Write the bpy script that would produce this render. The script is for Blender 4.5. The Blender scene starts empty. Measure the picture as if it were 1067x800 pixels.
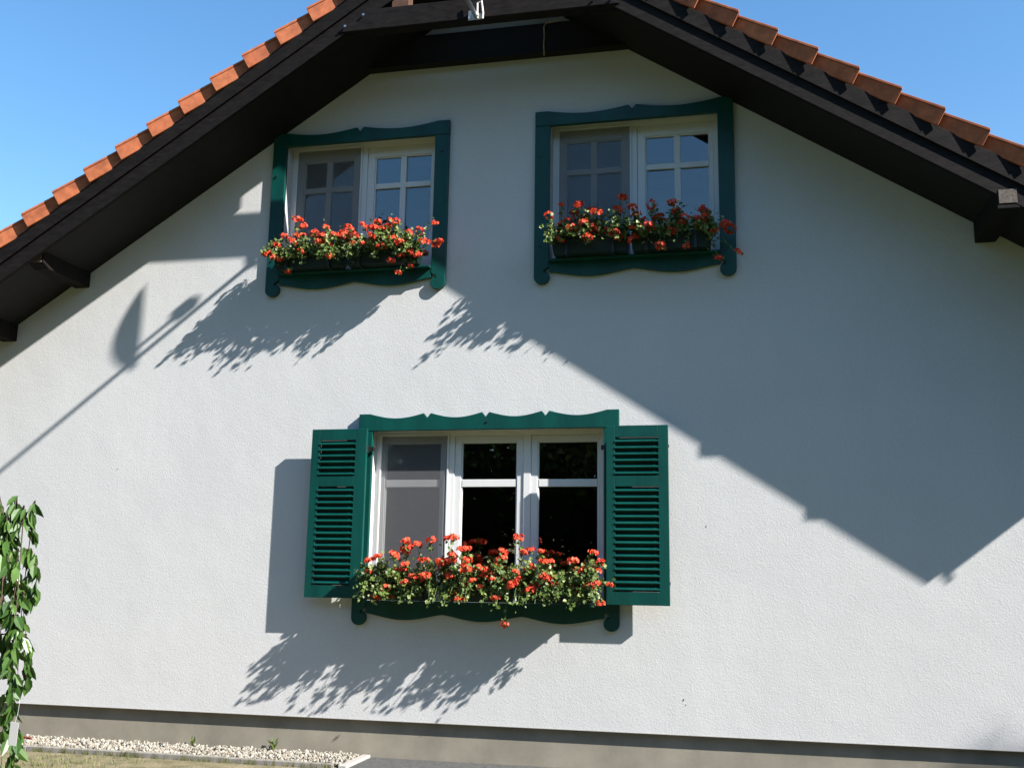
import bpy, bmesh, math, random
from mathutils import Vector, Matrix, Euler
random.seed(11)
S = bpy.context.scene
C = S.collection
R = math.radians

# ---------------- camera, sky, sun, exposure ----------------
yaw, pitch, roll = -0.222711, 0.188983, 0.016684
cam = bpy.data.cameras.new('camera'); camo = bpy.data.objects.new('camera', cam); C.objects.link(camo)
fw = Vector((math.sin(yaw)*math.cos(pitch), math.cos(yaw)*math.cos(pitch), math.sin(pitch)))
r0 = Vector((math.cos(yaw), -math.sin(yaw), 0)); u0 = r0.cross(fw)
rt = r0*math.cos(roll) + u0*math.sin(roll); up = -r0*math.sin(roll) + u0*math.cos(roll)
M = Matrix((rt, up, -fw)).transposed().to_4x4(); M.translation = Vector((0, -9.3, 0)); camo.matrix_world = M
cam.sensor_width = 36; cam.lens = 36.17; cam.clip_end = 2000; S.camera = camo

SUN = Vector((2.87, -1.0, 2.22)).normalized()          # towards the sun
w = bpy.data.worlds.new("World"); S.world = w; w.use_nodes = True
nt = w.node_tree; bg = nt.nodes['Background']
sky = nt.nodes.new('ShaderNodeTexSky'); sky.sky_type = 'NISHITA'; sky.sun_disc = False
sky.sun_elevation = math.asin(SUN.z); sky.sun_rotation = math.atan2(SUN.x, SUN.y)
sky.air_density = 1.3; sky.dust_density = 0.6; sky.ozone_density = 2.5; sky.altitude = 200
hs = nt.nodes.new('ShaderNodeHueSaturation'); hs.inputs['Saturation'].default_value = 1.25
nt.links.new(sky.outputs[0], hs.inputs['Color']); nt.links.new(hs.outputs[0], bg.inputs[0]); bg.inputs[1].default_value = 0.087
sl = bpy.data.lights.new('sun', 'SUN'); so = bpy.data.objects.new('sun', sl); C.objects.link(so)
sl.energy = 5.0; sl.angle = R(0.53); sl.color = (1, 0.96, 0.91)
so.rotation_euler = SUN.to_track_quat('Z', 'Y').to_euler(); so.location = (20, -10, 15)
vs = S.view_settings; vs.view_transform = 'Standard'; vs.look = 'None'; vs.exposure = 1.44; vs.gamma = 1

# ---------------- materials ----------------
def mat(name, col=(.5,.5,.5), rough=.7, spec=.5, metal=0):
    m = bpy.data.materials.new(name); m.use_nodes = True
    b = m.node_tree.nodes['Principled BSDF']
    b.inputs['Base Color'].default_value = (*col, 1); b.inputs['Roughness'].default_value = rough
    b.inputs['Specular IOR Level'].default_value = spec; b.inputs['Metallic'].default_value = metal
    return m, m.node_tree, b
def tex(t, kind, scale, detail=4, rough=.6, coord='Object', vscale=None):
    tc = t.nodes.new('ShaderNodeTexCoord'); o = tc.outputs[coord]
    if vscale:
        mp = t.nodes.new('ShaderNodeMapping'); mp.inputs['Scale'].default_value = vscale
        t.links.new(o, mp.inputs['Vector']); o = mp.outputs[0]
    n = t.nodes.new(kind); n.inputs['Scale'].default_value = scale
    if kind == 'ShaderNodeTexNoise':
        n.inputs['Detail'].default_value = detail; n.inputs['Roughness'].default_value = rough
    t.links.new(o, n.inputs['Vector']); return n
def ramp(t, src, stops):
    r = t.nodes.new('ShaderNodeValToRGB'); e = r.color_ramp.elements
    while len(e) < len(stops): e.new(.5)
    for i, (p, c) in enumerate(stops): e[i].position = p; e[i].color = (*c, 1)
    t.links.new(src, r.inputs[0]); return r
def bump(t, b, src, strength, dist):
    n = t.nodes.new('ShaderNodeBump'); n.inputs['Strength'].default_value = strength; n.inputs['Distance'].default_value = dist
    t.links.new(src, n.inputs['Height']); t.links.new(n.outputs[0], b.inputs['Normal']); return n
def noisy(name, c1, c2, scale, rough=.7, spec=.4, bs=0, bd=.002, bscale=None, vscale=None, detail=5):
    m, t, b = mat(name, c1, rough, spec)
    n = tex(t, 'ShaderNodeTexNoise', scale, detail, vscale=vscale)
    r = ramp(t, n.outputs['Fac'], [(.3, c1), (.7, c2)]); t.links.new(r.outputs[0], b.inputs['Base Color'])
    if bs:
        n2 = tex(t, 'ShaderNodeTexNoise', bscale or scale, 4, vscale=vscale); bump(t, b, n2.outputs['Fac'], bs, bd)
    return m

def make_plaster():
    m, t, b = mat('plaster', (.74,.74,.73), .92, .2)
    big = tex(t, 'ShaderNodeTexNoise', .9, 5, .55); fine = tex(t, 'ShaderNodeTexNoise', 45, 4, .6)
    streak = tex(t, 'ShaderNodeTexNoise', 1.6, 5, .6, vscale=(1.5, 1.5, .6))
    r1 = ramp(t, big.outputs['Fac'], [(.3, (.525,.525,.522)), (.7, (.56,.558,.55))])
    r2 = ramp(t, fine.outputs['Fac'], [(.3, (.93,.93,.93)), (.6, (1,1,1))])
    r3 = ramp(t, streak.outputs['Fac'], [(.3, (.975,.975,.97)), (.6, (1,1,1))])
    a = t.nodes.new('ShaderNodeMix'); a.data_type = 'RGBA'; a.blend_type = 'MULTIPLY'; a.inputs[0].default_value = 1
    t.links.new(r1.outputs[0], a.inputs[6]); t.links.new(r2.outputs[0], a.inputs[7])
    a2 = t.nodes.new('ShaderNodeMix'); a2.data_type = 'RGBA'; a2.blend_type = 'MULTIPLY'; a2.inputs[0].default_value = 1
    t.links.new(a.outputs[2], a2.inputs[6]); t.links.new(r3.outputs[0], a2.inputs[7])
    t.links.new(a2.outputs[2], b.inputs['Base Color'])
    g = tex(t, 'ShaderNodeTexNoise', 58, 5, .66)
    v = tex(t, 'ShaderNodeTexVoronoi', 75)
    mm = t.nodes.new('ShaderNodeMath'); mm.operation = 'MULTIPLY_ADD'; mm.inputs[1].default_value = .35
    t.links.new(v.outputs['Distance'], mm.inputs[0]); t.links.new(g.outputs['Fac'], mm.inputs[2])
    b1 = bump(t, b, mm.outputs[0], .5, .0036)
    lo = tex(t, 'ShaderNodeTexNoise', 3.5, 3, .5)
    b2 = t.nodes.new('ShaderNodeBump'); b2.inputs['Strength'].default_value = .25; b2.inputs['Distance'].default_value = .012
    t.links.new(lo.outputs['Fac'], b2.inputs['Height']); t.links.new(b2.outputs[0], b1.inputs['Normal'])
    return m
M_plaster = make_plaster()
M_green = noisy('green_paint', (.0005,.036,.031), (.001,.060,.048), 5, .42, .35, .45, .002, 45, (1,1,.25))
M_white = noisy('white_pvc', (.60,.60,.595), (.64,.64,.63), 3, .35, .5)
M_dark = noisy('dark_stained_wood', (.003,.0025,.0025), (.013,.010,.009), 9, .75, .15, .5, .004, 30, (1,3,3))
M_soffit = noisy('dark_soffit_boards', (.003,.0025,.002), (.007,.005,.004), 9, .7, .3, .4, .004, 20)
M_brown = noisy('brown_end_grain', (.06,.028,.018), (.11,.055,.035), 20, .75, .3, .3, .003, 50)
M_greyw = noisy('weathered_end_grain', (.05,.042,.035), (.16,.13,.11), 40, .8, .3, .3, .003, 50)

M_conc = noisy('plinth_render', (.19,.175,.138), (.29,.265,.21), 2.4, .9, .2, .3, .003, 60, detail=8)
M_kerb = noisy('kerb_concrete', (.16,.15,.135), (.26,.245,.22), 12, .9, .2, .4, .004, 60)
M_slab = noisy('pale_slab', (.30,.28,.25), (.38,.36,.33), 12, .9, .2, .3, .003, 60)
M_pav = noisy('dark_paving', (.05,.05,.05), (.10,.10,.095), 20, .9, .2, .4, .004, 60)
M_metal = mat('galvanised_metal', (.55,.55,.56), .35, .5, 1)[0]
M_black = mat('black_steel', (.012,.012,.012), .45, .5)[0]
M_box = noisy('dark_green_plastic', (.002,.012,.009), (.004,.018,.013), 15, .5, .4)
M_soil = noisy('potting_soil', (.015,.010,.007), (.04,.028,.02), 60, .95, .1, .6, .01, 40)
M_room = noisy('dim_interior', (.30,.26,.21), (.40,.35,.29), 2, .9, .2)
M_drip = mat('drip_metal', (.40,.39,.37), .5)[0]
M_paper = mat('paper_tag', (.42,.42,.42), .6)[0]
M_cable = mat('pale_cable', (.30,.26,.20), .6)[0]
M_wplast = mat('white_plastic', (.82,.82,.80), .35)[0]
M_red = noisy('red_brown_stick', (.16,.03,.015), (.28,.06,.03), 20, .6)
M_stem = noisy('green_stem', (.07,.13,.03), (.11,.18,.05), 30, .6)
M_bark = noisy('young_bark', (.05,.035,.025), (.12,.085,.06), 40, .85, .2, .5, .003, 80)

def leafmat(name, cols, rough=.5, trans=.25, scale=9, spec=.4):
    m, t, b = mat(name, cols[0], rough, spec)
    g = t.nodes.new('ShaderNodeNewGeometry')
    n = len(cols); r = ramp(t, g.outputs['Random Per Island'], [(i/(n-1), c) for i, c in enumerate(cols)])
    nz = tex(t, 'ShaderNodeTexNoise', scale, 3)
    r2 = ramp(t, nz.outputs['Fac'], [(.3, (.65,.65,.65)), (.7, (1.15,1.15,1.1))])
    a = t.nodes.new('ShaderNodeMix'); a.data_type = 'RGBA'; a.blend_type = 'MULTIPLY'; a.inputs[0].default_value = 1
    t.links.new(r.outputs[0], a.inputs[6]); t.links.new(r2.outputs[0], a.inputs[7])
    t.links.new(a.outputs[2], b.inputs['Base Color'])
    tr = t.nodes.new('ShaderNodeBsdfTranslucent'); mx = t.nodes.new('ShaderNodeMixShader'); mx.inputs[0].default_value = trans
    t.links.new(a.outputs[2], tr.inputs[0]); t.links.new(b.outputs[0], mx.inputs[1]); t.links.new(tr.outputs[0], mx.inputs[2])
    t.links.new(mx.outputs[0], t.nodes['Material Output'].inputs[0])
    return m
M_gleaf = leafmat('geranium_leaf', [(.05,.095,.016), (.085,.14,.025), (.12,.18,.035), (.22,.25,.08), (.06,.11,.02)], .45, .2)
M_petal = leafmat('geranium_petal', [(.62,.045,.02), (.80,.08,.035), (.90,.19,.09), (.72,.05,.03), (.85,.12,.06)], .6, .22, 25, .2)
M_cherry = leafmat('cherry_leaf', [(.03,.08,.014), (.05,.115,.022), (.075,.155,.03), (.11,.20,.045)], .38, .28, 5, .5)
M_tree = leafmat('tree_leaf', [(.010,.022,.007), (.016,.032,.010), (.024,.045,.013)], .95, .25, .6, .05)
M_grass = leafmat('grass_blade', [(.10,.13,.035), (.16,.18,.06), (.26,.23,.11), (.07,.12,.03)], .7, .2)
M_tile = leafmat('clay_tile', [(.37,.108,.046), (.41,.122,.052), (.38,.115,.052), (.43,.135,.058), (.35,.100,.044)], .8, 0, 12, .3)
M_stone = leafmat('gravel_stone', [(.22,.195,.16), (.30,.28,.24), (.38,.36,.32), (.25,.21,.165), (.13,.12,.105)], .85, 0, 40, .2)

def make_glass():
    m, t, b = mat('window_glass')
    t.nodes.remove(b)
    fr = t.nodes.new('ShaderNodeFresnel'); fr.inputs[0].default_value = 1.8
    tr = t.nodes.new('ShaderNodeBsdfTransparent'); tr.inputs[0].default_value = (.80,.83,.83,1)
    gl = t.nodes.new('ShaderNodeBsdfGlossy'); gl.inputs['Roughness'].default_value = .012; gl.inputs[0].default_value = (1,1,1,1)
    nz = tex(t, 'ShaderNodeTexNoise', 1.6, 1); bp_ = t.nodes.new('ShaderNodeBump')
    bp_.inputs['Strength'].default_value = .12; bp_.inputs['Distance'].default_value = .01
    t.links.new(nz.outputs['Fac'], bp_.inputs['Height']); t.links.new(bp_.outputs[0], gl.inputs['Normal'])
    mx = t.nodes.new('ShaderNodeMixShader'); t.links.new(fr.outputs[0], mx.inputs[0])
    t.links.new(tr.outputs[0], mx.inputs[1]); t.links.new(gl.outputs[0], mx.inputs[2])
    t.links.new(mx.outputs[0], t.nodes['Material Output'].inputs[0]); return m
M_glass = make_glass()
def make_screen():
    m, t, b = mat('insect_mesh', (.140,.143,.150), .8, .1)
    tr = t.nodes.new('ShaderNodeBsdfTransparent'); mx = t.nodes.new('ShaderNodeMixShader'); mx.inputs[0].default_value = .52
    t.links.new(tr.outputs[0], mx.inputs[1]); t.links.new(b.outputs[0], mx.inputs[2])
    t.links.new(mx.outputs[0], t.nodes['Material Output'].inputs[0]); return m
M_screen = make_screen()
def make_ground():
    m, t, b = mat('lawn_earth', (.2,.18,.12), .95, .1)
    n = tex(t, 'ShaderNodeTexNoise', 1.3, 8, .65); f = tex(t, 'ShaderNodeTexNoise', 35, 5, .7)
    r = ramp(t, n.outputs['Fac'], [(.32, (.24,.21,.15)), (.42, (.13,.13,.06)), (.55, (.055,.075,.022))])
    r2 = ramp(t, f.outputs['Fac'], [(.3, (.6,.6,.6)), (.7, (1.2,1.2,1.2))])
    a = t.nodes.new('ShaderNodeMix'); a.data_type = 'RGBA'; a.blend_type = 'MULTIPLY'; a.inputs[0].default_value = 1
    t.links.new(r.outputs[0], a.inputs[6]); t.links.new(r2.outputs[0], a.inputs[7]); t.links.new(a.outputs[2], b.inputs['Base Color'])
    bump(t, b, f.outputs['Fac'], .7, .02); return m
M_ground = make_ground()
M_earth = noisy('bare_earth', (.10,.095,.05), (.235,.195,.125), 5, .95, .1, .8, .02, 40, detail=9)

# ---------------- helpers ----------------
def obj(name, me, m, parent=None, loc=None, bevel=0):
    o = bpy.data.objects.new(name, me); C.objects.link(o)
    if m is not None and len(me.materials) == 0: me.materials.append(m)
    if parent: o.parent = parent
    if loc: o.location = loc
    if bevel:
        bv = o.modifiers.new('bevel', 'BEVEL'); bv.width = bevel; bv.segments = 2; bv.limit_method = 'ANGLE'; bv.angle_limit = R(35)
    return o
def tag(o, label, cat, group=None, kind=None):
    if label: o['label'] = label
    if cat: o['category'] = cat
    if group: o['group'] = group
    if kind: o['kind'] = kind
    return o
def thing(name, label, cat, loc=(0,0,0), group=None):
    o = bpy.data.objects.new(name, None); C.objects.link(o); o.location = loc; o.empty_display_size = .1
    return tag(o, label, cat, group)
class MB:
    def __init__(s): s.v = []; s.f = []
    def box(s, x0, x1, y0, y1, z0, z1):
        n = len(s.v)
        s.v += [(x0,y0,z0),(x1,y0,z0),(x1,y1,z0),(x0,y1,z0),(x0,y0,z1),(x1,y0,z1),(x1,y1,z1),(x0,y1,z1)]
        s.f += [tuple(n+i for i in q) for q in ((0,3,2,1),(4,5,6,7),(0,1,5,4),(1,2,6,5),(2,3,7,6),(3,0,4,7))]
        return s
    def hexa(s, p):   # 8 points like box order
        n = len(s.v); s.v += [tuple(q) for q in p]
        s.f += [tuple(n+i for i in q) for q in ((0,3,2,1),(4,5,6,7),(0,1,5,4),(1,2,6,5),(2,3,7,6),(3,0,4,7))]
        return s
    def prism(s, pts, y0, y1):      # polygon in XZ extruded along Y
        n = len(s.v); k = len(pts)
        s.v += [(x, y0, z) for x, z in pts] + [(x, y1, z) for x, z in pts]
        s.f += [tuple(range(n, n+k)), tuple(range(n+2*k-1, n+k-1, -1))]
        s.f += [(n+i, n+k+i, n+k+(i+1) % k, n+(i+1) % k) for i in range(k)]
        return s
    def prismx(s, pts, x0, x1):     # polygon in YZ extruded along X
        n = len(s.v); k = len(pts)
        s.v += [(x0, y, z) for y, z in pts] + [(x1, y, z) for y, z in pts]
        s.f += [tuple(range(n, n+k)), tuple(range(n+2*k-1, n+k-1, -1))]
        s.f += [(n+i, n+k+i, n+k+(i+1) % k, n+(i+1) % k) for i in range(k)]
        return s
    def tube(s, pts, rad, seg=6, cap=True):
        n = len(s.v); pts = [Vector(p) for p in pts]; k = len(pts)
        rr = rad if isinstance(rad, (list, tuple)) else [rad]*k
        for i, p in enumerate(pts):
            d = (pts[min(i+1, k-1)] - pts[max(i-1, 0)]).normalized()
            a = d.orthogonal().normalized() if i == 0 else (a - d*a.dot(d)).normalized()
            b = d.cross(a)
            for j in range(seg):
                t = 2*math.pi*j/seg; s.v.append(tuple(p + (a*math.cos(t) + b*math.sin(t))*rr[i]))
        for i in range(k-1):
            for j in range(seg):
                s.f.append((n+i*seg+j, n+i*seg+(j+1) % seg, n+(i+1)*seg+(j+1) % seg, n+(i+1)*seg+j))
        if cap:
            s.f.append(tuple(n+j for j in reversed(range(seg)))); s.f.append(tuple(n+(k-1)*seg+j for j in range(seg)))
        return s
    def poly(s, pts):
        n = len(s.v); s.v += [tuple(p) for p in pts]; s.f.append(tuple(range(n, n+len(pts)))); return s
    def mesh(s, name, smooth=False, fix=True):
        me = bpy.data.meshes.new(name); me.from_pydata(s.v, [], s.f); me.update()
        if fix:
            bm = bmesh.new(); bm.from_mesh(me); bmesh.ops.recalc_face_normals(bm, faces=bm.faces); bm.to_mesh(me); bm.free()
        if smooth: me.polygons.foreach_set('use_smooth', [True]*len(me.polygons))
        return me
    def build(s, name, m, parent=None, bevel=0, smooth=False, fix=True):
        return obj(name, s.mesh(name, smooth, fix), m, parent, None, bevel)
G = -1.61      # ground level (eye level is zero)
X0 = -2.33     # centre line of the gable
def rl(x, apex, m=.65): return apex - m*abs(x-X0)
LOB = [(-2.983, -0.377, 0.327), (-2.882, -0.322, 0.308), (-2.75, -0.353, 0.341), (-3.007, -0.311, 0.251), (-2.962, -0.307, 0.271), (-3.063, -0.408, 0.209), (-3.221, -0.418, 0.185), (-2.87, -0.269, 0.174), (-3.32, -0.373, 0.059), (-3.145, -0.378, -0.087), (-3.159, -0.241, -0.166), (-3.253, -0.335, -0.163), (-3.067, -0.269, -0.008), (-2.915, -0.334, 0.021), (-2.853, -0.305, 0.009), (-2.779, -0.393, 0.029), (-2.66, -0.306, 0.098), (-2.617, -0.264, 0.368), (-2.54, -0.326, 0.366), (-2.564, -0.287, 0.211), (-2.577, -0.299, 0.166), (-2.438, -0.408, 0.269), (-2.416, -0.284, 0.273), (-2.415, -0.314, 0.168), (-2.418, -0.366, 0.129), (-2.397, -0.414, 0.085), (-2.317, -0.264, 0.097), (-2.359, -0.335, -0.001), (-2.274, -0.291, 0.031), (-2.224, -0.262, 0.054), (-2.452, -0.291, -0.064), (-2.582, -0.254, -0.111), (-2.473, -0.349, -0.169), (-2.093, -0.276, 0.25), (-2.098, -0.34, 0.186), (-2.145, -0.252, 0.024), (-2.092, -0.262, 0.012), (-1.953, -0.402, 0.07), (-1.986, -0.396, -0.03), (-2.129, -0.381, -0.151), (-1.964, -0.246, 0.378), (-1.896, -0.341, 0.245), (-1.845, -0.307, 0.273), (-1.726, -0.366, 0.175), (-1.682, -0.329, 0.165), (-1.721, -0.351, 0.045), (-1.688, -0.357, 0.018), (-1.839, -0.315, -0.086), (-2.066, -0.315, -0.377), (-1.295, -0.257, 0.252), (-1.228, -0.297, 0.171), (-1.267, -0.253, 0.107), (-1.42, -0.266, 0.098), (-1.383, -0.242, -0.014), (-1.331, -0.299, -0.034), (-1.248, -0.391, -0.011), (-1.151, -0.265, -0.02), (-1.485, -0.246, -0.054), (-1.425, -0.257, -0.1), (-1.221, -0.318, -0.181), (-3.027, -0.292, 0.082), (-2.171, -0.382, 0.006), (-1.757, -0.27, 0.258)]
ULB = [(-4.247, -0.288, 3.48), (-4.16, -0.334, 3.389), (-3.908, -0.37, 3.356), (-4.403, -0.243, 3.331), (-4.283, -0.222, 3.34), (-4.248, -0.366, 3.226), (-4.298, -0.252, 3.207), (-4.053, -0.314, 3.317), (-4.452, -0.356, 3.079), (-4.528, -0.333, 3.125), (-4.415, -0.257, 3.089), (-4.345, -0.24, 2.963), (-4.16, -0.373, 3.119), (-3.872, -0.282, 3.187), (-3.855, -0.373, 3.057), (-3.972, -0.265, 3.217), (-3.845, -0.327, 3.286), (-3.728, -0.239, 3.391), (-3.788, -0.223, 3.351), (-3.735, -0.299, 3.281), (-3.669, -0.22, 3.318), (-3.541, -0.33, 3.366), (-3.523, -0.368, 3.165), (-3.411, -0.284, 3.407), (-3.43, -0.375, 3.237), (-3.253, -0.348, 3.388), (-3.211, -0.315, 3.392), (-3.301, -0.282, 3.355), (-3.23, -0.355, 3.214), (-3.142, -0.373, 3.15), (-3.378, -0.241, 3.218), (-3.356, -0.33, 3.142), (-3.109, -0.227, 3.309), (-2.993, -0.237, 3.304), (-2.815, -0.32, 3.347), (-2.921, -0.306, 3.17), (-2.789, -0.297, 3.152), (-3.157, -0.277, 3.055), (-3.076, -0.285, 3.101), (-3.02, -0.291, 3.056), (-2.983, -0.281, 3.058), (-3.076, -0.23, 2.96), (-3.17, -0.299, 2.877), (-3.245, -0.311, 2.996)]
URB = [(-1.593, -0.265, 3.463), (-1.426, -0.342, 3.428), (-1.708, -0.332, 3.347), (-1.487, -0.224, 3.398), (-1.365, -0.297, 3.312), (-1.601, -0.292, 3.122), (-1.48, -0.378, 3.193), (-1.286, -0.314, 3.212), (-1.261, -0.287, 3.186), (-1.333, -0.377, 3.091), (-1.299, -0.281, 3.391), (-1.164, -0.279, 3.183), (-1.092, -0.37, 3.129), (-1.066, -0.28, 3.116), (-1.067, -0.305, 3.374), (-1.03, -0.271, 3.5), (-0.916, -0.324, 3.18), (-0.927, -0.267, 3.092), (-0.897, -0.262, 3.326), (-0.791, -0.376, 3.167), (-0.747, -0.37, 3.373), (-0.692, -0.272, 3.304), (-0.697, -0.226, 3.135), (-0.678, -0.34, 2.99), (-0.583, -0.307, 3.138), (-0.547, -0.285, 3.32), (-0.567, -0.329, 3.401), (-0.463, -0.322, 3.246), (-0.357, -0.33, 3.241), (-0.274, -0.321, 3.264), (-0.445, -0.285, 2.995), (-0.189, -0.332, 3.106), (-0.102, -0.32, 3.174), (-0.057, -0.256, 3.144), (0.007, -0.376, 2.879), (-0.167, -0.289, 2.867), (-0.633, -0.262, 3.227), (-0.926, -0.33, 3.374)]
# ---------------- setting: ground ----------------
g = MB(); g.poly([(-400,-400,G),(400,-400,G),(400,400,G),(-400,400,G)])
tag(g.build('ground', M_ground), 'dry sparse lawn with bare earth in front of the house', 'ground', kind='structure')

# ---------------- house ----------------
house = thing('house', 'white rendered gable house with green shuttered windows and dark roof timbers', 'house', (0,0,0))
WX0, WX1 = X0-5.5, X0+5.5
UL = (-4.53, -2.93, 3.0, 4.425); UR = (-1.755, -.155, 3.0, 4.425); LO = (-3.48, -1.245, -.21, 1.40)
def gable_wall():
    bm = bmesh.new()
    out = [(WX0,-1.265),(WX1,-1.265),(WX1,rl(WX1,6.1,.65)),(X0,6.1),(WX0,rl(WX0,6.1,.65))]
    bm.faces.new([bm.verts.new((x,0,z)) for x, z in out])
    def cut(co, no):
        bmesh.ops.bisect_plane(bm, geom=bm.verts[:]+bm.edges[:]+bm.faces[:], plane_co=co, plane_no=no)
    for o in (UL, UR, LO):
        for x in o[:2]: cut((x,0,0),(1,0,0))
        for z in o[2:]: cut((0,0,z),(0,0,1))
    dead = []
    for f in bm.faces:
        c = f.calc_center_median()
        if any(o[0] < c.x < o[1] and o[2] < c.z < o[3] for o in (UL, UR, LO)): dead.append(f)
    bmesh.ops.delete(bm, geom=dead, context='FACES')
    ed = [e for e in bm.edges if e.is_boundary]
    r = bmesh.ops.extrude_edge_only(bm, edges=ed)
    for v in [x for x in r['geom'] if isinstance(x, bmesh.types.BMVert)]: v.co.y = .32
    bmesh.ops.recalc_face_normals(bm, faces=bm.faces)
    me = bpy.data.meshes.new('wall'); bm.to_mesh(me); bm.free(); return me
wall = obj('wall', gable_wall(), M_plaster, house)
# make the front face look outwards
if max(wall.data.polygons, key=lambda p: p.area).normal.y > 0: wall.data.flip_normals()
for a, b_ in ((WX0, WX0+.32), (WX1-.32, WX1)):
    MB().box(a, b_, .322, 9.7, -1.265, 2.5).build('wall', M_plaster, house)
MB().prism([(WX0,-1.265),(WX1,-1.265),(WX1,rl(WX1,6.1)),(X0,6.1),(WX0,rl(WX0,6.1))], 9.702, 10).build('wall', M_plaster, house)
MB().box(WX0+.05, WX1-.05, .05, 9.95, G-.3, -1.268).build('plinth', M_conc, house)
dr = MB().box(WX0-.004, WX1+.004, -.004, .03, -1.2705, -1.2655)
dr.build('drip_edge', M_drip, house)
# dark rooms behind the windows
for nm, (a, b_, c, d) in (('u', (-5.6, -.05, 2.7, 4.7)), ('l', (-4.5, -.3, -1.0, 1.9))):
    mb = MB(); y0, y1 = .325, 4.2
    mb.poly([(a,y1,c),(b_,y1,c),(b_,y1,d),(a,y1,d)]).poly([(a,y0,c),(a,y1,c),(a,y1,d),(a,y0,d)]).poly([(b_,y0,c),(b_,y0,d),(b_,y1,d),(b_,y1,c)])
    mb.poly([(a,y0,c),(b_,y0,c),(b_,y1,c),(a,y1,c)]).poly([(a,y0,d),(a,y1,d),(b_,y1,d),(b_,y0,d)])
    mb.build('interior', M_room, house, fix=False)

# roof
EX = 6.2; O = .80
roof = MB()
pl = [(X0-EX, rl(X0-EX,6.0)), (X0, 6.0), (X0+EX, rl(X0+EX,6.0)), (X0+EX, rl(X0+EX,6.29)), (X0, 6.29), (X0-EX, rl(X0-EX,6.29))]
rf = roof.prism(pl, -O, 10.8).build('roof', M_soffit, house)
# tile field: sawtooth courses
ts = MB(); L = .3235; n = 19
for sgn in (-1, 1):
    for i in range(n+1):
        xa = X0 + sgn*(i*L); xb = X0 + sgn*((i+1)*L)
        za, zb = rl(xa,6.40), rl(xb,6.43)
        p = [(xa, rl(xa,6.295)), (xb, rl(xb,6.295)), (xb, zb), (xa, za)]
        ts.prism(p if sgn > 0 else p[::-1], -O-.02, 10.8)
ts.build('roof_tiles', M_tile, rf)
ridge = MB(); ridge.tube([(X0,-O-.05,6.46),(X0,10.8,6.46)], .12, 10); ridge.build('ridge_tile', M_tile, rf)
# verge tiles : L-shaped, lower end raised and standing out over the next one
def verge(sgn):
    vt = MB(); off = (0.0, 0.1)[sgn > 0]
    for i in range(1, 20):
        xa = X0 + sgn*(i*L + .02 + off); xb = xa + sgn*(L+.012)       # upslope, downslope end
        j = random.uniform(-.004, .004)
        ya, yb = -O-.066+j, -O-.130+j; dk = -sgn*.06; q = .026                             # outer face: lower end further out
        ta, tb = 6.432+j*.5, 6.450+j*.5; ba, bb = 6.272, 6.274
        def P(x, y, ap): return (x, y, rl(x, ap))
        # side flange
        vt.hexa([P(xa+dk,ya+q,ba),P(xb+dk,yb+q,bb),P(xb+dk,yb+.022+q,bb),P(xa+dk,ya+.022+q,ba),P(xa,ya,ta-.026),P(xb,yb,tb-.026),P(xb,yb+.022,tb-.026),P(xa,ya+.022,ta-.026)])
        # top plate with a small lip
        vt.hexa([P(xa,ya-.008,ta-.026),P(xb,yb-.008,tb-.026),P(xb,-O+.12,tb-.026),P(xa,-O+.12,ta-.026),P(xa,ya-.008,ta),P(xb,yb-.008,tb),P(xb,-O+.12,tb),P(xa,-O+.12,ta)])
    vt.build('verge_tiles', M_tile, rf, bevel=.004)
verge(-1); verge(1)
# bargeboards
for sgn in (-1, 1):
    xe = X0 + sgn*(EX+.02)
    p = [(X0+sgn*.003, 5.94), (xe, rl(xe,5.94)), (xe, rl(xe,6.15)), (X0+sgn*.003, 6.15)]
    bb = MB().prism(p, -O-.047, -O-.003).build('bargeboard', M_dark, house, bevel=.004)
    p = [(X0+sgn*.003, 6.12), (xe, rl(xe,6.12)), (xe, rl(xe,6.285)), (X0+sgn*.003, 6.285)]
    MB().prism(p, -O-.068, -O-.0475).build('drip_board', M_dark, bb, bevel=.003)
# tie beam between the bargeboards with stub posts
xt = (6.0-5.12)/.65
tb = MB().prism([(X0-xt+.0,5.12),(X0+xt,5.12),(X0+xt-.28,5.33),(X0-xt+.28,5.33)], -O-.06, -O+.07).build('tie_beam', M_dark, house, bevel=.006)
for dx in (-.74, .74):
    MB().box(X0+dx-.085, X0+dx+.085, -O-.03, -O+.09, 5.333, 5.60).build('stub_post', M_brown, house, bevel=.005)
for x, z in ((-3.60,5.17),(-3.42,5.27),(-1.20,5.18),(-1.04,5.17)):
    bpy_m = MB().tube([(x,-O-.082,z),(x,-O-.070,z)], .012, 8); bpy_m.build('bolt', M_metal, tb)
# purlin ends under the soffit
for i, (x, zb_, y1, h) in enumerate(((2.12,2.978,-.845,.22), (-6.81,2.985,-.76,.22), (-7.63,2.43,-.80,.22), (3.01,2.42,-.845,.22))):
    pr = MB().prismx([(.25,zb_),(-.12,zb_-.005),(y1+.10,zb_+.0),(y1,zb_+(.0 if x > 0 else .045)),(y1,zb_+h),(.25,zb_+h)], x-.085, x+.085)
    pu = pr.build('purlin', M_dark, house, bevel=.006)
    MB().box(x-.068, x+.068, y1-.006, y1-.0005, zb_+.045, zb_+.16).build('end_grain', M_greyw, pu)
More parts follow.
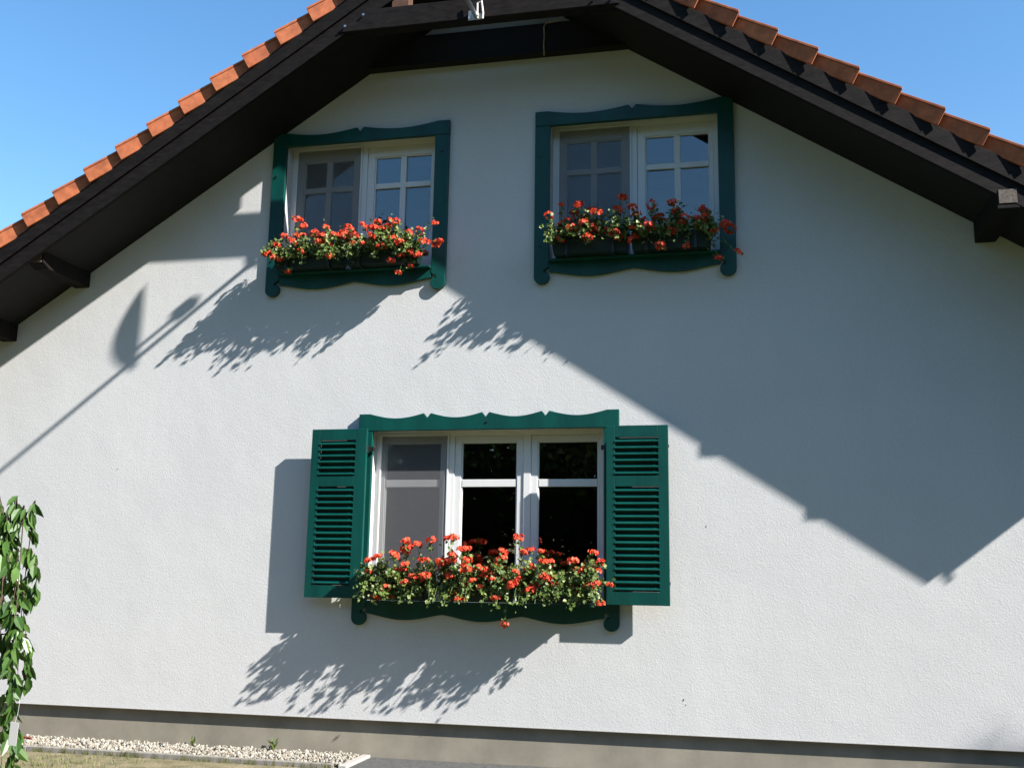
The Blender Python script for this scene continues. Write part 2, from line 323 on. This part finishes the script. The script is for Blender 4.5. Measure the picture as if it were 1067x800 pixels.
# horizontal dark beam across the wall just under the gable point
MB().prism([(X0-1.37,5.13),(X0+1.37,5.13),(X0+.86,5.44),(X0-.86,5.44)], -.11, -.002).build('wall_beam', M_soffit, house)
cb = MB(); cb.tube([(-1.60,-.13,5.50),(-1.64,-.13,5.455),(-1.70,-.125,5.44),(-1.79,-.12,5.435),(-1.815,-.12,5.40),(-1.81,-.12,5.30),(-1.815,-.12,5.2),(-1.81,-.115,5.09)], .007, 6)
cb.build('cable', M_cable, house, smooth=True)

# ---------------- windows ----------------
def window(op, sashes, barz, gz, muntin, ys=.13, fr=.045):
    """sashes: glass x ranges; first one is behind the insect screen"""
    x0, x1, z0, z1 = op
    root = MB(); root.box(x0,x0+fr,ys,ys+.07,z0,z1).box(x1-fr,x1,ys,ys+.07,z0,z1).box(x0+fr,x1-fr,ys,ys+.07,z1-fr,z1).box(x0+fr,x1-fr,ys,ys+.07,z0,z0+fr)
    for a, b_ in zip(sashes[:-1], sashes[1:]):
        c = (a[1]+b_[0])/2; root.box(c-.035,c+.035,ys+.001,ys+.07,z0+fr,z1-fr)
    win = root.build('window', M_white, house, bevel=.004)
    for i, (a, b_) in enumerate(sashes):
        la = (x0+fr if i == 0 else (sashes[i-1][1]+a)/2+.035) ; lb = (x1-fr if i == len(sashes)-1 else (b_+sashes[i+1][0])/2-.035)
        la += .002; lb -= .002; zb, zt = z0+fr+.002, z1-fr-.002; y = ys+.012
        s = MB(); s.box(la,a,y,y+.06,zb,zt).box(b_,lb,y,y+.06,zb,zt).box(a,b_,y,y+.06,gz[1],zt).box(a,b_,y,y+.06,zb,gz[0])
        # glazing bead, stepped back
        e = .012
        s.box(a,a+e,y+.012,y+.05,gz[0],gz[1]).box(b_-e,b_,y+.012,y+.05,gz[0],gz[1]).box(a+e,b_-e,y+.012,y+.05,gz[1]-e,gz[1]).box(a+e,b_-e,y+.012,y+.05,gz[0],gz[0]+e)
        if muntin:
            m_ = (a+b_)/2
            s.box(a+e,b_-e,y+.006,y+.05,barz-.027,barz+.027)
            s.box(m_-.03,m_+.03,y+.008,y+.05,gz[0]+e,barz-.027).box(m_-.03,m_+.03,y+.008,y+.05,barz+.027,gz[1]-e)
        else:
            s.box(a+e,b_-e,y+.006,y+.05,barz-.035,barz+.035)
        sash = s.build('sash', M_white, win, bevel=.0025)
        MB().box(a+.001,b_-.001,y+.030,y+.034,gz[0]+.001,gz[1]-.001).build('pane', M_glass, win)
    a, b_ = sashes[0]
    sx0, sx1 = x0+fr+.004, (sashes[0][1]+sashes[1][0])/2-.02
    f = MB(); t_ = .014; y = ys-.018; za, zb = z0+fr, z1-fr*.6
    f.box(sx0,sx0+t_,y,y+.014,za,zb).box(sx1-t_,sx1,y,y+.014,za,zb).box(sx0+t_,sx1-t_,y,y+.014,zb-t_,zb).box(sx0+t_,sx1-t_,y,y+.014,za,za+t_)
    f.build('screen_frame', M_white if muntin else M_white, win)
    MB().poly([(sx0+t_,y+.007,za+t_),(sx1-t_,y+.007,za+t_),(sx1-t_,y+.007,zb-t_),(sx0+t_,y+.007,zb-t_)]).build('insect_screen', M_screen, win)
    return win
dxw = UL[0]-UR[0]
for op in (UL, UR):
    d = op[0]-UR[0]
    window(op, [(-1.63+d,-1.075+d), (-.85+d,-.235+d)], 3.955, (3.17,4.275), True)
lw = window(LO, [(-3.385,-2.82), (-2.622,-2.075), (-1.88,-1.305)], .905, (-.09,1.298), False)

# ---------------- carved green surrounds ----------------
def scallop(x0, x1, ztop, dip, n, tabs, notch):
    """top edge from left to right: flat tab, n concave arcs with V notches, flat tab"""
    pts = [(x0, ztop), (x0+tabs, ztop)]
    a, b_ = x0+tabs, x1-tabs; L_ = (b_-a)/n
    for i in range(n):
        s, e = a+i*L_, a+(i+1)*L_
        s2 = s + (.035 if i > 0 else 0); e2 = e - (.035 if i < n-1 else 0)
        for k in range(1 if i == 0 else 0, 13):
            u = k/12; pts.append((s2+(e2-s2)*u, ztop - dip*math.sin(math.pi*u)**1.0*(1 if 1 else 0)))
        if i < n-1: pts.append((e, ztop-notch))
    pts += [(x1, ztop)]
    return pts
def wavy_bottom(x0, x1, z, bulge, n):
    pts = []
    L_ = (x1-x0)/n
    for i in range(n):
        for k in range(0 if i == 0 else 1, 15):
            u = k/14; pts.append((x0+(i+u)*L_, z - bulge*math.sin(math.pi*u)**1.3))
    return pts
def corbel(xo, wd, ztop, zb, sg):
    """side board with hooked, rounded foot; sg=+1: inner edge to the right of xo"""
    p = [(0,ztop),(wd,ztop),(wd,zb+.165),(wd*.80,zb+.15)]
    for k in range(5):   # little hollow
        t = math.pi*(.5+k/4*1.0); p.append((wd*.80 + .022*math.cos(t), zb+.128+.022*math.sin(t)))
    r = wd*.5
    for k in range(13):
        t = math.pi*(.42 - k/12*1.42); p.append((wd*.53+r*1.02*math.cos(t), zb+r*.95+r*.95*math.sin(t)))
    q = [(xo+sg*x, z) for x, z in p]
    return q if sg > 0 else q[::-1]
def surround(x0, x1, zt, th, wd, zbt, zb, zc, arcs_top, arcs_bot, tabs, bolts, proud=.045):
    y0, y1 = -proud, -.001
    m = MB(); top = scallop(x0, x1, zt, .045, arcs_top, tabs, .045)
    m.prism([(x0, zt-th), (x1, zt-th)] + top[::-1], y0-.004, y1)
    s = m.build('window_surround', M_green, house, bevel=.004)
    for xo, sg in ((x0, 1), (x1, -1)):
        MB().prism(corbel(xo, wd, zt-th-.001, zc, sg), y0, y1).build('side_board', M_green, s, bevel=.004)
    wb = wavy_bottom(x0+wd+.001, x1-wd-.001, zb, .055, arcs_bot)
    MB().prism([(x1-wd-.001, zbt), (x0+wd+.001, zbt)] + wb, y0+.004, y1).build('apron_board', M_green, s, bevel=.003)
    MB().box(x0+wd+.001, x1-wd-.001, -proud-.065, .12, zbt+.001, zbt+.019).build('sill', M_green, s, bevel=.003)
    for x, z in bolts:
        MB().tube([(x,y0-.012,z),(x,y0+.002,z)], .011, 6).build('bolt', M_black, s)
    return s
for d, k in ((UL[0]-UR[0], 0), (0, 1)):
    xa, xb = -1.905+d, -.005+d
    surround(xa, xb, 4.53, .15, .148, 2.985, 2.895, 2.775, 2, 2, .12, [(-.955+d,4.455),(-.08+d,4.20),(-1.85+d,4.06),(-1.85+d,3.15)])
surround(-3.60, -1.09, 1.555, .165, .14, -.215, -.315, -.425, 4, 3, .11, [(-2.33,1.46)])

# ---------------- shutters ----------------
def shutter(hx, sg, z0, z1, wd):
    """hx: hinge edge; sg: direction away from the window"""
    Y0, Y1 = -.155, -.117
    H = z1-z0; m = MB()
    xs = sorted((hx, hx+sg*wd)); a, b_ = xs
    st = .16*wd; ia, ib = a+st*.9, b_-st
    if sg < 0: ia, ib = a+st*.95, b_-st*1.25
    tz = [z1-H*.067, z1-H*.285, z1-H*.347, z1-H*.927]
    m.box(a,ia,Y0,Y1,z0,z1).box(ib,b_,Y0,Y1,z0,z1).box(ia,ib,Y0,Y1,tz[0],z1).box(ia,ib,Y0,Y1,tz[2],tz[1]).box(ia,ib,Y0,Y1,z0,tz[3])
    s = m.build('shutter', M_green, house, bevel=.003)
    for (zt, zb, n) in ((tz[0], tz[1], 6), (tz[2], tz[3], 16)):
        sl_ = MB(); pt = (zt-zb)/n
        for i in range(n):
            zc = zt - (i+.55)*pt
            # slat leaning: lower edge forward
            c = [(Y0-.007, zc-.014), (Y0-.009, zc-.006), (Y0-.003, zc-.001), (Y1-.008, zc+.026), (Y1-.008, zc+.012)]
            sl_.prismx(c, ia-.003, ib+.003)
        sl_.box(ia+.001, ib-.001, Y1-.004, Y1-.0005, zb+.001, zt-.001)  # thin back panel added to keep light out of the louvre gaps
        sl_.build('louvres', M_green, s, bevel=.0015)
    for zf in (.12, .88):
        z = z0+H*zf
        hb = MB().tube([(hx,-.135,z-.04),(hx,-.135,z+.04)], .011, 8); hb.box(min(hx,hx-sg*.05),max(hx,hx-sg*.05),-.118,-.112,z-.02,z+.02).box(min(hx-sg*.05,hx-sg*.044),max(hx-sg*.05,hx-sg*.044),-.118,-.045,z-.02,z+.02)
        hb.build('hinge', M_black, s)
        MB().box(hx+sg*wd-.006,hx+sg*wd+.006,-.14,-.128,z-.012,z+.012).build('catch', M_black, s)
    return s
tag(shutter(-3.475, -1, -.180, 1.398, .555), 'left green louvred shutter folded back', None)
tag(shutter(-1.195, 1, -.190, 1.388, .553), 'right green louvred shutter folded back', None)

for x, z, s_ in ((-.33,.50,.008), (-.55,-.98,.011), (-.53,-1.02,.006), (-6.2,1.05,.006)):
    MB().prism([(x-s_*.3,z-s_),(x+s_*.2,z-s_*.8),(x+s_*.7,z+s_),(x+s_*.3,z+s_*1.1)], -.003, -.0005).build('wall_chip', M_dark, house)
# ---------------- gravel strip, kerb, slab ----------------
gb = MB().poly([(-9,-.52,G+.004),(-3.42,-.52,G+.004),(-3.42,.06,G+.004),(-9,.06,G+.004)])
tag(gb.build('gravel_bed', M_kerb), 'bed under the pale gravel at the foot of the wall', 'gravel bed', kind='structure')
ico = []
bm = bmesh.new(); bmesh.ops.create_icosphere(bm, subdivisions=1, radius=1); iv = [v.co.copy() for v in bm.verts]; iff = [tuple(v.index for v in f.verts) for f in bm.faces]; bm.free()
gr = MB()
for i in range(5200):
    x = random.uniform(-8.6,-3.46); y = random.uniform(-.50,.045); r = random.uniform(.010,.021)
    h = G + .004 + random.uniform(.0,.03)
    Mr = Euler((random.random()*6,random.random()*6,random.random()*6)).to_matrix(); sc = Vector((1,random.uniform(.6,.95),random.uniform(.5,.8)))
    n = len(gr.v)
    for v in iv:
        q = Mr @ Vector((v.x*sc.x,v.y*sc.y,v.z*sc.z)); q = q*r*random.uniform(.88,1.08); gr.v.append((x+q.x,y+q.y,h+r*.4+q.z))
    gr.f += [tuple(n+k for k in f) for f in iff]
tag(gr.build('gravel', M_stone, fix=False), 'pale loose gravel in a strip along the foot of the wall', 'gravel', kind='stuff')
for i in range(6):
    xa = -9.5 + i*1.0
    k = MB().box(xa, xa+.995, -.575, -.522, G-.1, G+.045+random.uniform(-.004,.004)).build('kerb_stone', M_kerb, bevel=.006)
    k.location.z = 0
    lab = ['outermost', 'second', 'third', 'fourth', 'fifth', 'last'][i]
    tag(k, '%s narrow grey edging stone from the left along the gravel' % lab, 'kerb stone', 'edging stones along the gravel strip')
sb = MB().box(-3.455,-3.38,-.56,.04,G-.02,G+.035).build('edging_slab', M_slab, bevel=.006)
tag(sb, 'pale short slab closing the end of the gravel strip by the wall', 'slab')
ea = MB().poly([(-14,-3.5,G+.004),(-3.38,-3.5,G+.004),(-3.38,-.578,G+.004),(-14,-.578,G+.004)])
tag(ea.build('bare_earth', M_earth), 'bare tan earth with sparse dry grass before the kerb', 'earth', kind='structure')
pv = MB().box(-3.376,6,-1.0,.045,G-.1,G+.012)
tag(pv.build('path', M_pav), 'dark paved path at the foot of the wall', 'path', kind='structure')
st = MB().tube([(-7.05,-.12,G+.06),(-6.72,-.22,G+.055)], .012, 6).build('garden_stake', M_red)
tag(st, 'thin red brown stick lying on the gravel by the cherry tree', 'stick')
# grass tufts
gs = MB()
for i in range(5200):
    x = random.uniform(-9,-3.3); y = random.uniform(-2.6,-.60)
    if math.sin(x*3.1+1.3*math.sin(y*4))+math.sin(y*5+x) < random.uniform(-.6,2.0): continue
    for k in range(3):
        a = random.random()*6.28; h = random.uniform(.015,.055); l = random.uniform(.1,.8)*h; wd = .0028
        dx, dy = math.cos(a), math.sin(a); bx, by = x+random.uniform(-.015,.015), y+random.uniform(-.015,.015)
        gs.poly([(bx-dy*wd,by+dx*wd,G),(bx+dy*wd,by-dx*wd,G),(bx+dx*l,by+dy*l,G+h)])
for i in range(160):   # a fringe by the kerb
    x = random.uniform(-8,-3.5)
    for k in range(4):
        a = random.random()*6.28; h = random.uniform(.03,.08); bx, by = x+random.uniform(-.02,.02), -.59+random.uniform(-.015,.01)
        gs.poly([(bx-.003,by,G),(bx+.003,by,G),(bx+math.cos(a)*.02,by+math.sin(a)*.02,G+h)])
tag(gs.build('grass', M_grass, fix=False), 'short dry grass growing in patches before the kerb', 'grass', kind='stuff')
def leaf_fold(mb, p, d, nrm, L_, W_, fold=.25):
    d = d.normalized(); s = d.cross(nrm).normalized(); u = s.cross(d).normalized()
    c = [p, p+d*L_*.28+s*W_*.42+u*W_*fold*.5, p+d*L_*.62+s*W_*.40+u*W_*fold*.5, p+d*L_, p+d*L_*.62-s*W_*.40+u*W_*fold*.5, p+d*L_*.28-s*W_*.42+u*W_*fold*.5]
    n = len(mb.v); mid1 = p+d*L_*.45
    mb.v += [tuple(q) for q in c]; mb.v.append(tuple(mid1))
    for i in range(6): mb.f.append((n+6, n+i, n+(i+1) % 6))
def rv(): return Vector((random.gauss(0,1),random.gauss(0,1),random.gauss(0,1))).normalized()
for x, y, s_, lab in ((-5.16,.02,1,'small weed at the foot of the wall in the gravel'), (-4.33,.01,1.5,'taller thin weed against the plinth')):
    wd_ = MB()
    for i in range(16):
        d = Vector((random.gauss(0,.5),random.gauss(-.2,.3),1)); leaf_fold(wd_, Vector((x+random.uniform(-.02,.02),y,G+.02+random.uniform(0,.07)*s_)), d, rv(), .04*s_, .02)
    tag(wd_.build('weed', M_gleaf, fix=False), lab, 'weed')

# ---------------- flower boxes ----------------
def flower_box(x0, x1, zb, h, y0, y1, label, group):
    r = thing('flower_box', label, 'flower box', ((x0+x1)/2, (y0+y1)/2, zb), group)
    m = MB(); w_ = (x1-x0)/2; d = (y1-y0)/2; t = .012
    # tapered trough with rim
    def ring(k, z, inset): return [(-w_+inset,-d+inset,z),(w_-inset,-d+inset,z),(w_-inset,d-inset,z),(-w_+inset,d-inset,z)]
    rings = [ring(0,0,.02), ring(1,h-.022,.004), ring(2,h-.022,-.006), ring(3,h,-.006), ring(4,h,.010), ring(5,.02,.03)]
    n = 0
    for q in rings: m.v += q
    for i in range(5):
        for j in range(4): m.f.append((i*4+j, i*4+(j+1) % 4, (i+1)*4+(j+1) % 4, (i+1)*4+j))
    m.f.append((3,2,1,0)); m.f.append((20,21,22,23))
    m.build('trough', M_box, r, bevel=.003)
    MB().box(-w_+.014, w_-.014, -d+.014, d-.014, h-.05, h-.025).build('soil', M_soil, r)
    for x in (-w_*.6, w_*.6):
        MB().box(x-.012,x+.012,-d-.009,-d-.005,-.012,h+.004).box(x-.012,x+.012,-d-.009,d+.0,-.016,-.012).build('bracket', M_black, r)
    return r

def blossom_mesh(k):
    random.seed(100+k); m = MB()
    for i in range(random.randint(20,26)):
        d = rv(); d.z = abs(d.z)*.8 - .15; d.normalize(); rr = random.uniform(.62,1.0)
        c = Vector((d.x*.052,d.y*.052,d.z*.036))*rr
        up_ = (d + rv()*.35).normalized(); a = up_.orthogonal().normalized(); b_ = up_.cross(a); ph = random.random()*6
        for q in range(5):
            t = ph+q*2*math.pi/5; e = a*math.cos(t)+b_*math.sin(t); s = up_.cross(e)
            L_ = random.uniform(.014,.021); w_ = .0078
            m.poly([c, c+e*L_*.6+s*w_+up_*.003, c+e*L_+up_*random.uniform(-.004,.004), c+e*L_*.6-s*w_+up_*.003])
    me = m.mesh('blossom', fix=False); me.materials.append(M_petal); return me
BM = [blossom_mesh(k) for k in range(6)]
random.seed(5)
def geranium(x0, x1, ysoil, zsoil, blooms, ztop, zbot, nleaf, label, group, ends=(0,0)):
    cx = (x0+x1)/2
    r = thing('geranium', label, 'potted plant', (cx, ysoil, zsoil), group)
    o = Vector((cx, ysoil, zsoil)); lf = MB(); sm = MB()
    def leaf(p, s=None):
        s = s or random.uniform(.020,.042)
        d = rv(); d.z -= .15; d.y -= .15
        nn = (rv() + Vector((.5,-.7,.8))).normalized()
        d = (d - nn*d.dot(nn)*.8)
        leaf_fold(lf, p-o, d, nn, s, s*1.05, random.uniform(.1,.35))
    shoots = []
    nb = max(26, int(nleaf/26))
    for b_ in blooms:
        B = Vector(b_); root = Vector((min(max(B.x+random.uniform(-.1,.1), x0+.05), x1-.05), ysoil+random.uniform(-.05,.05), zsoil))
        mid = (root+B)/2 + Vector((0,-.03,.06)); sm.tube([root-o, mid-o, B-o-Vector((0,0,.02))], .0028, 4, False)
        shoots.append((root, mid, B))
    for i in range(nb):
        x = random.uniform(x0-ends[0], x1+ends[1]); t = random.random()
        y = ysoil - .02 - random.uniform(-.08,.27)
        hi = ztop + .05*math.sin(x*9.0) + .03*math.sin(x*23+1)
        z = random.uniform(zbot + .10, hi) if t < .75 else random.uniform(zbot, zbot+.14)
        if t >= .75: y = ysoil - random.uniform(.16,.30)
        E_ = Vector((x,y,z)); root = Vector((min(max(x, x0+.04), x1-.04), ysoil+random.uniform(-.06,.04), zsoil)); mid = (root+E_)/2+Vector((0,-.05,.07))
        sm.tube([root-o, mid-o, E_-o], .0026, 4, False); shoots.append((root, mid, E_))
    for i in range(nleaf):
        a, m_, e = random.choice(shoots); t = random.uniform(.15,1.0)
        p = a*(1-t)**2 + m_*2*t*(1-t) + e*t*t + rv()*abs(random.gauss(0,.035))
        leaf(p)
    lf.build('foliage', M_gleaf, r, fix=False); sm.build('stems', M_stem, r, fix=False)
    for k, b_ in enumerate(blooms):
        q = bpy.data.objects.new('blossom', BM[k % 6]); C.objects.link(q); q.parent = r; q.location = Vector(b_)-o
        q.rotation_euler = (random.uniform(-.2,.75), random.uniform(-.3,.3), random.random()*6.28); s = random.uniform(.7,1.25); q.scale = (s,s,s)
    return r
def planted(boxes, zb, h, blooms, yc, ztop, zbot, nleaf, where, names, g1, g2):
    n = len(boxes)
    for i, (x0, x1) in enumerate(boxes):
        flower_box(x0, x1, zb, h, yc-.085, yc+.085, 'dark green trough, %s, %s' % (names[i], where), g1)
        lo_ = -99 if i == 0 else (boxes[i-1][1]+x0)/2; hi_ = 99 if i == n-1 else (x1+boxes[i+1][0])/2
        bl = [b_ for b_ in blooms if lo_ <= b_[0] < hi_]
        bl += [(random.uniform(x0+.04, x1-.04), yc-random.uniform(.05,.24), random.uniform(zbot+.16, ztop+.04)) for _ in range(len(bl)*2//5)]
        geranium(x0, x1, yc, zb+h-.02, bl, ztop, zbot, nleaf, 'red flowering geranium filling the %s trough %s' % (names[i], where), g2, (.04 if i == 0 else 0, .05 if i == n-1 else 0))
yb = -.155
planted([(-3.41,-2.715),(-2.705,-2.01),(-2.00,-1.30)], -.190, .16, LOB, yb, .14, -.22, 2500, 'below the shuttered window', ['left', 'middle', 'right'], 'flower troughs under the shuttered window', 'geraniums under the shuttered window')
planted([(-4.51,-3.775),(-3.755,-3.0)], 3.008, .14, ULB, yb, 3.30, 3.02, 1950, 'below the partly sunlit window under the roof', ['left', 'right'], 'flower troughs under the upper windows', 'geraniums under the upper windows')
planted([(-1.70,-.975),(-.960,-.22)], 3.008, .14, URB, yb, 3.33, 3.03, 1950, 'below the fully shaded window under the roof', ['left', 'right'], 'flower troughs under the upper windows', 'geraniums under the upper windows')

# ---------------- small mount and lamp arm on the tie beam ----------------
ml = thing('gable_lamp', 'white metal bracket on the dark tie beam holding an unseen long arm with a round reflector shaped for its shadow', 'lamp', (-2.31,-.875,5.14))
mb = MB(); mb.box(-.07,.07,-.012,0,-.05,.012).build('back_plate', M_metal, ml, bevel=.003)
f = MB(); f.tube([(.02,-.02,-.04),(.02,-.03,.10),(.06,-.03,.12),(.075,-.02,.0),(.07,-.015,-.05)], .008, 6); f.tube([(-.06,-.02,.14),(-.01,-.03,.03),(.03,-.03,-.03)], .011, 6); f.box(-.065,-.04,-.02,-.012,-.045,.04)
f.build('wire_loop', M_wplast, ml)
arm = MB(); arm.tube([(0,0,-.01),(0,-1.2,-.04),(0,-2.2,-.07)], .022, 8); arm.build('arm', M_metal, ml)
# unseen reflector dish on the arm, shaped to cast its shadow on the wall
n_ = Vector((.353,.935,0)); c0 = Vector((0.0,-.445,.31)); side = Vector((-.935,.353,0)); dd = MB(); NR, NS = 8, 32
for i in range(NR+1):
    r_ = .40*i/NR
    for j in range(NS):
        t = 2*math.pi*j/NS; q = c0 + side*r_*math.cos(t)*.7 + Vector((0,0,1))*r_*math.sin(t) - n_*(.10*(1-(r_/.40)**2)); dd.v.append(tuple(q))
for i in range(NR):
    for j in range(NS): dd.f.append((i*NS+j, i*NS+(j+1) % NS, (i+1)*NS+(j+1) % NS, (i+1)*NS+j))
do = dd.build('reflector', M_metal, ml, smooth=True, fix=False)
sd = do.modifiers.new('thick', 'SOLIDIFY'); sd.thickness = .006
hd = MB(); hd.tube([tuple(c0-Vector((0,0,.22))), tuple(c0+n_*.22-Vector((0,0,.16)))], .02, 6); hd.box(-.045,.045,-.31,-.23,.06,.15); hd.build('head', M_metal, ml)

# ---------------- weeping cherry at the left edge ----------------
random.seed(21)
ch = thing('weeping_cherry', 'young weeping cherry with long hanging green leaves at the left edge', 'tree', (-5.42,-2.5,G))
tk = MB(); o = Vector((-5.42,-2.5,G))
tk.tube([(0,0,0),(.02,0,.6),(-.01,.01,1.3),(.03,0,1.8),(.06,0,1.95)], [.022,.02,.017,.013,.008], 8)
cl = MB()
strands = []
for k in range(13):
    top = Vector((random.uniform(-.25,.13), random.uniform(-.16,.16), random.uniform(2.02,2.20)))
    end = Vector((top.x + random.uniform(-.08,.07), top.y+random.uniform(-.08,.08), random.uniform(.02,1.0)))
    end.x = min(end.x, .15); end.y = min(end.y, .1)
    strands.append([Vector((.03,0,1.85)), top, (top+end)/2+Vector((random.uniform(-.04,.05),0,0)), end])
for k in range(9):
    z = .25 + k*.2; a = Vector((.0,0,z+.1)); t_ = Vector((random.uniform(.04,.16)*random.choice((1,-1,1)),random.uniform(-.15,.15),z+.14)); strands.append([a, t_, t_+Vector((.06,0,-.14)), t_+Vector((.08,0,-.38))])
for s in strands:
    tk.tube(s, [.006,.005,.0035,.0015], 5)
    for i in range(44):
        t = 1-random.random()**1.2*.98; f_ = t*(len(s)-1); i0 = min(int(f_), len(s)-2); p = s[i0].lerp(s[i0+1], f_-i0)
        d = Vector((random.gauss(0,.42), random.gauss(0,.42), -1)); nn = Vector((random.gauss(0,.6), random.gauss(-.6,.5), random.gauss(.2,.3)))
        L_ = random.uniform(.075,.15); leaf_fold(cl, p+rv()*.025, d, nn, L_, L_*.5, random.uniform(.1,.5))
tk.build('trunk', M_bark, ch, smooth=True); cl.build('foliage', M_cherry, ch, fix=False)
pt = thing('plant_label', 'small white paper tag hanging on the weeping cherry stem', 'tag', (-5.03,-2.70,-1.03))
MB().box(-.03,.03,-.002,.002,-.16,0).build('card', M_paper, pt); pt.rotation_euler = (.12,.1,.15)
MB().tube([(0,0,-.01),(-.02,.06,.05),(-.05,.12,.12)], .0012, 4).build('string', M_paper, pt)

# ---------------- hedge and trees round the garden (they shade the lawn and stand in the glass) ----------------
def crown_mesh(h, r, seed, nc=60, nl=230, lf=1):
    random.seed(seed)
    tr = MB(); tr.tube([(0,0,0),(.1,0,h*.3),(-.1,.1,h*.6),(.05,0,h*.9)], [.022*h,.016*h,.009*h,.02], 8)
    cr = MB()
    for q in range(nc):
        z = random.uniform(.16,.95)*h; k = max(.12, 1-abs(z/h-.45)**1.5*2.6)*r*.80; a = random.random()*6.28; q_ = math.sqrt(random.random())
        c = Vector((math.cos(a)*k*q_, math.sin(a)*k*q_, z)); tr.tube([(0,0,c.z*.75), tuple(c)], [.06,.02], 5)
        rr = r*random.uniform(.22,.38)
        for i in range(nl):
            p = c + rv()*rr*random.uniform(.3,1); L_ = random.uniform(.18,.36)*lf; leaf_fold(cr, p, rv(), rv(), L_, L_*.7)
    a = tr.mesh('trunk'); b_ = cr.mesh('crown', fix=False); a.materials.append(M_bark); b_.materials.append(M_tree); return a, b_
TM = [crown_mesh(11, 4.2, 41), crown_mesh(12, 4.8, 42), crown_mesh(10, 4.4, 43), crown_mesh(11.2, 2.1, 44, 50, 420, .42)]
def tree(x, y, k, s, label):
    t = thing('garden_tree', label, 'tree', (x,y,G), 'trees round the garden'); t.scale = (s,s,s); t.rotation_euler.z = random.random()*6.28
    obj('trunk', TM[k][0], None, t); obj('crown', TM[k][1], None, t)
random.seed(9)
tree(-9.3,-15,3,1.0, 'tall slender tree on the lawn behind the viewer, in front of the tree row')
for i, (x, y, k, s) in enumerate([(-33,-8,1,1.1),(-31,-17,2,1.1),(-27,-25,1,1.05),(-20,-29,0,1.05),(-13,-30,2,1.1),(-6,-28,1,.95),(1,-29,0,1.05),(8,-28,2,1.15),(15,-27,1,1.1),(21,-23,0,1.2),(26,-17,1,1.2),(29,-9,2,1.3)]):  # row added out of view to hold back sky light from the wall
    tree(x, y, k, s*1.18, '%s unseen tree from the left in the row set round the garden to block sky light' % ['first','second','third','fourth','fifth','sixth','seventh','eighth','ninth','tenth','eleventh','twelfth'][i])
tree(19.75,-5.6,0,1.2, 'single tree standing to the right of the house')
hd_ = MB(); random.seed(77)
for i in range(26000):
    x = random.uniform(-30,22); y = -23 + random.uniform(-1,1) + (0 if x > -22 else (-22-x)*.6); z = random.uniform(0,5.6+.3*math.sin(x*.7)); L_ = random.uniform(.22,.40)
    leaf_fold(hd_, Vector((x,y,G+z)), rv(), rv(), L_, L_*.7)
tag(hd_.build('hedge', M_tree, fix=False), 'long clipped dark green hedge closing the garden behind the viewer', 'hedge')
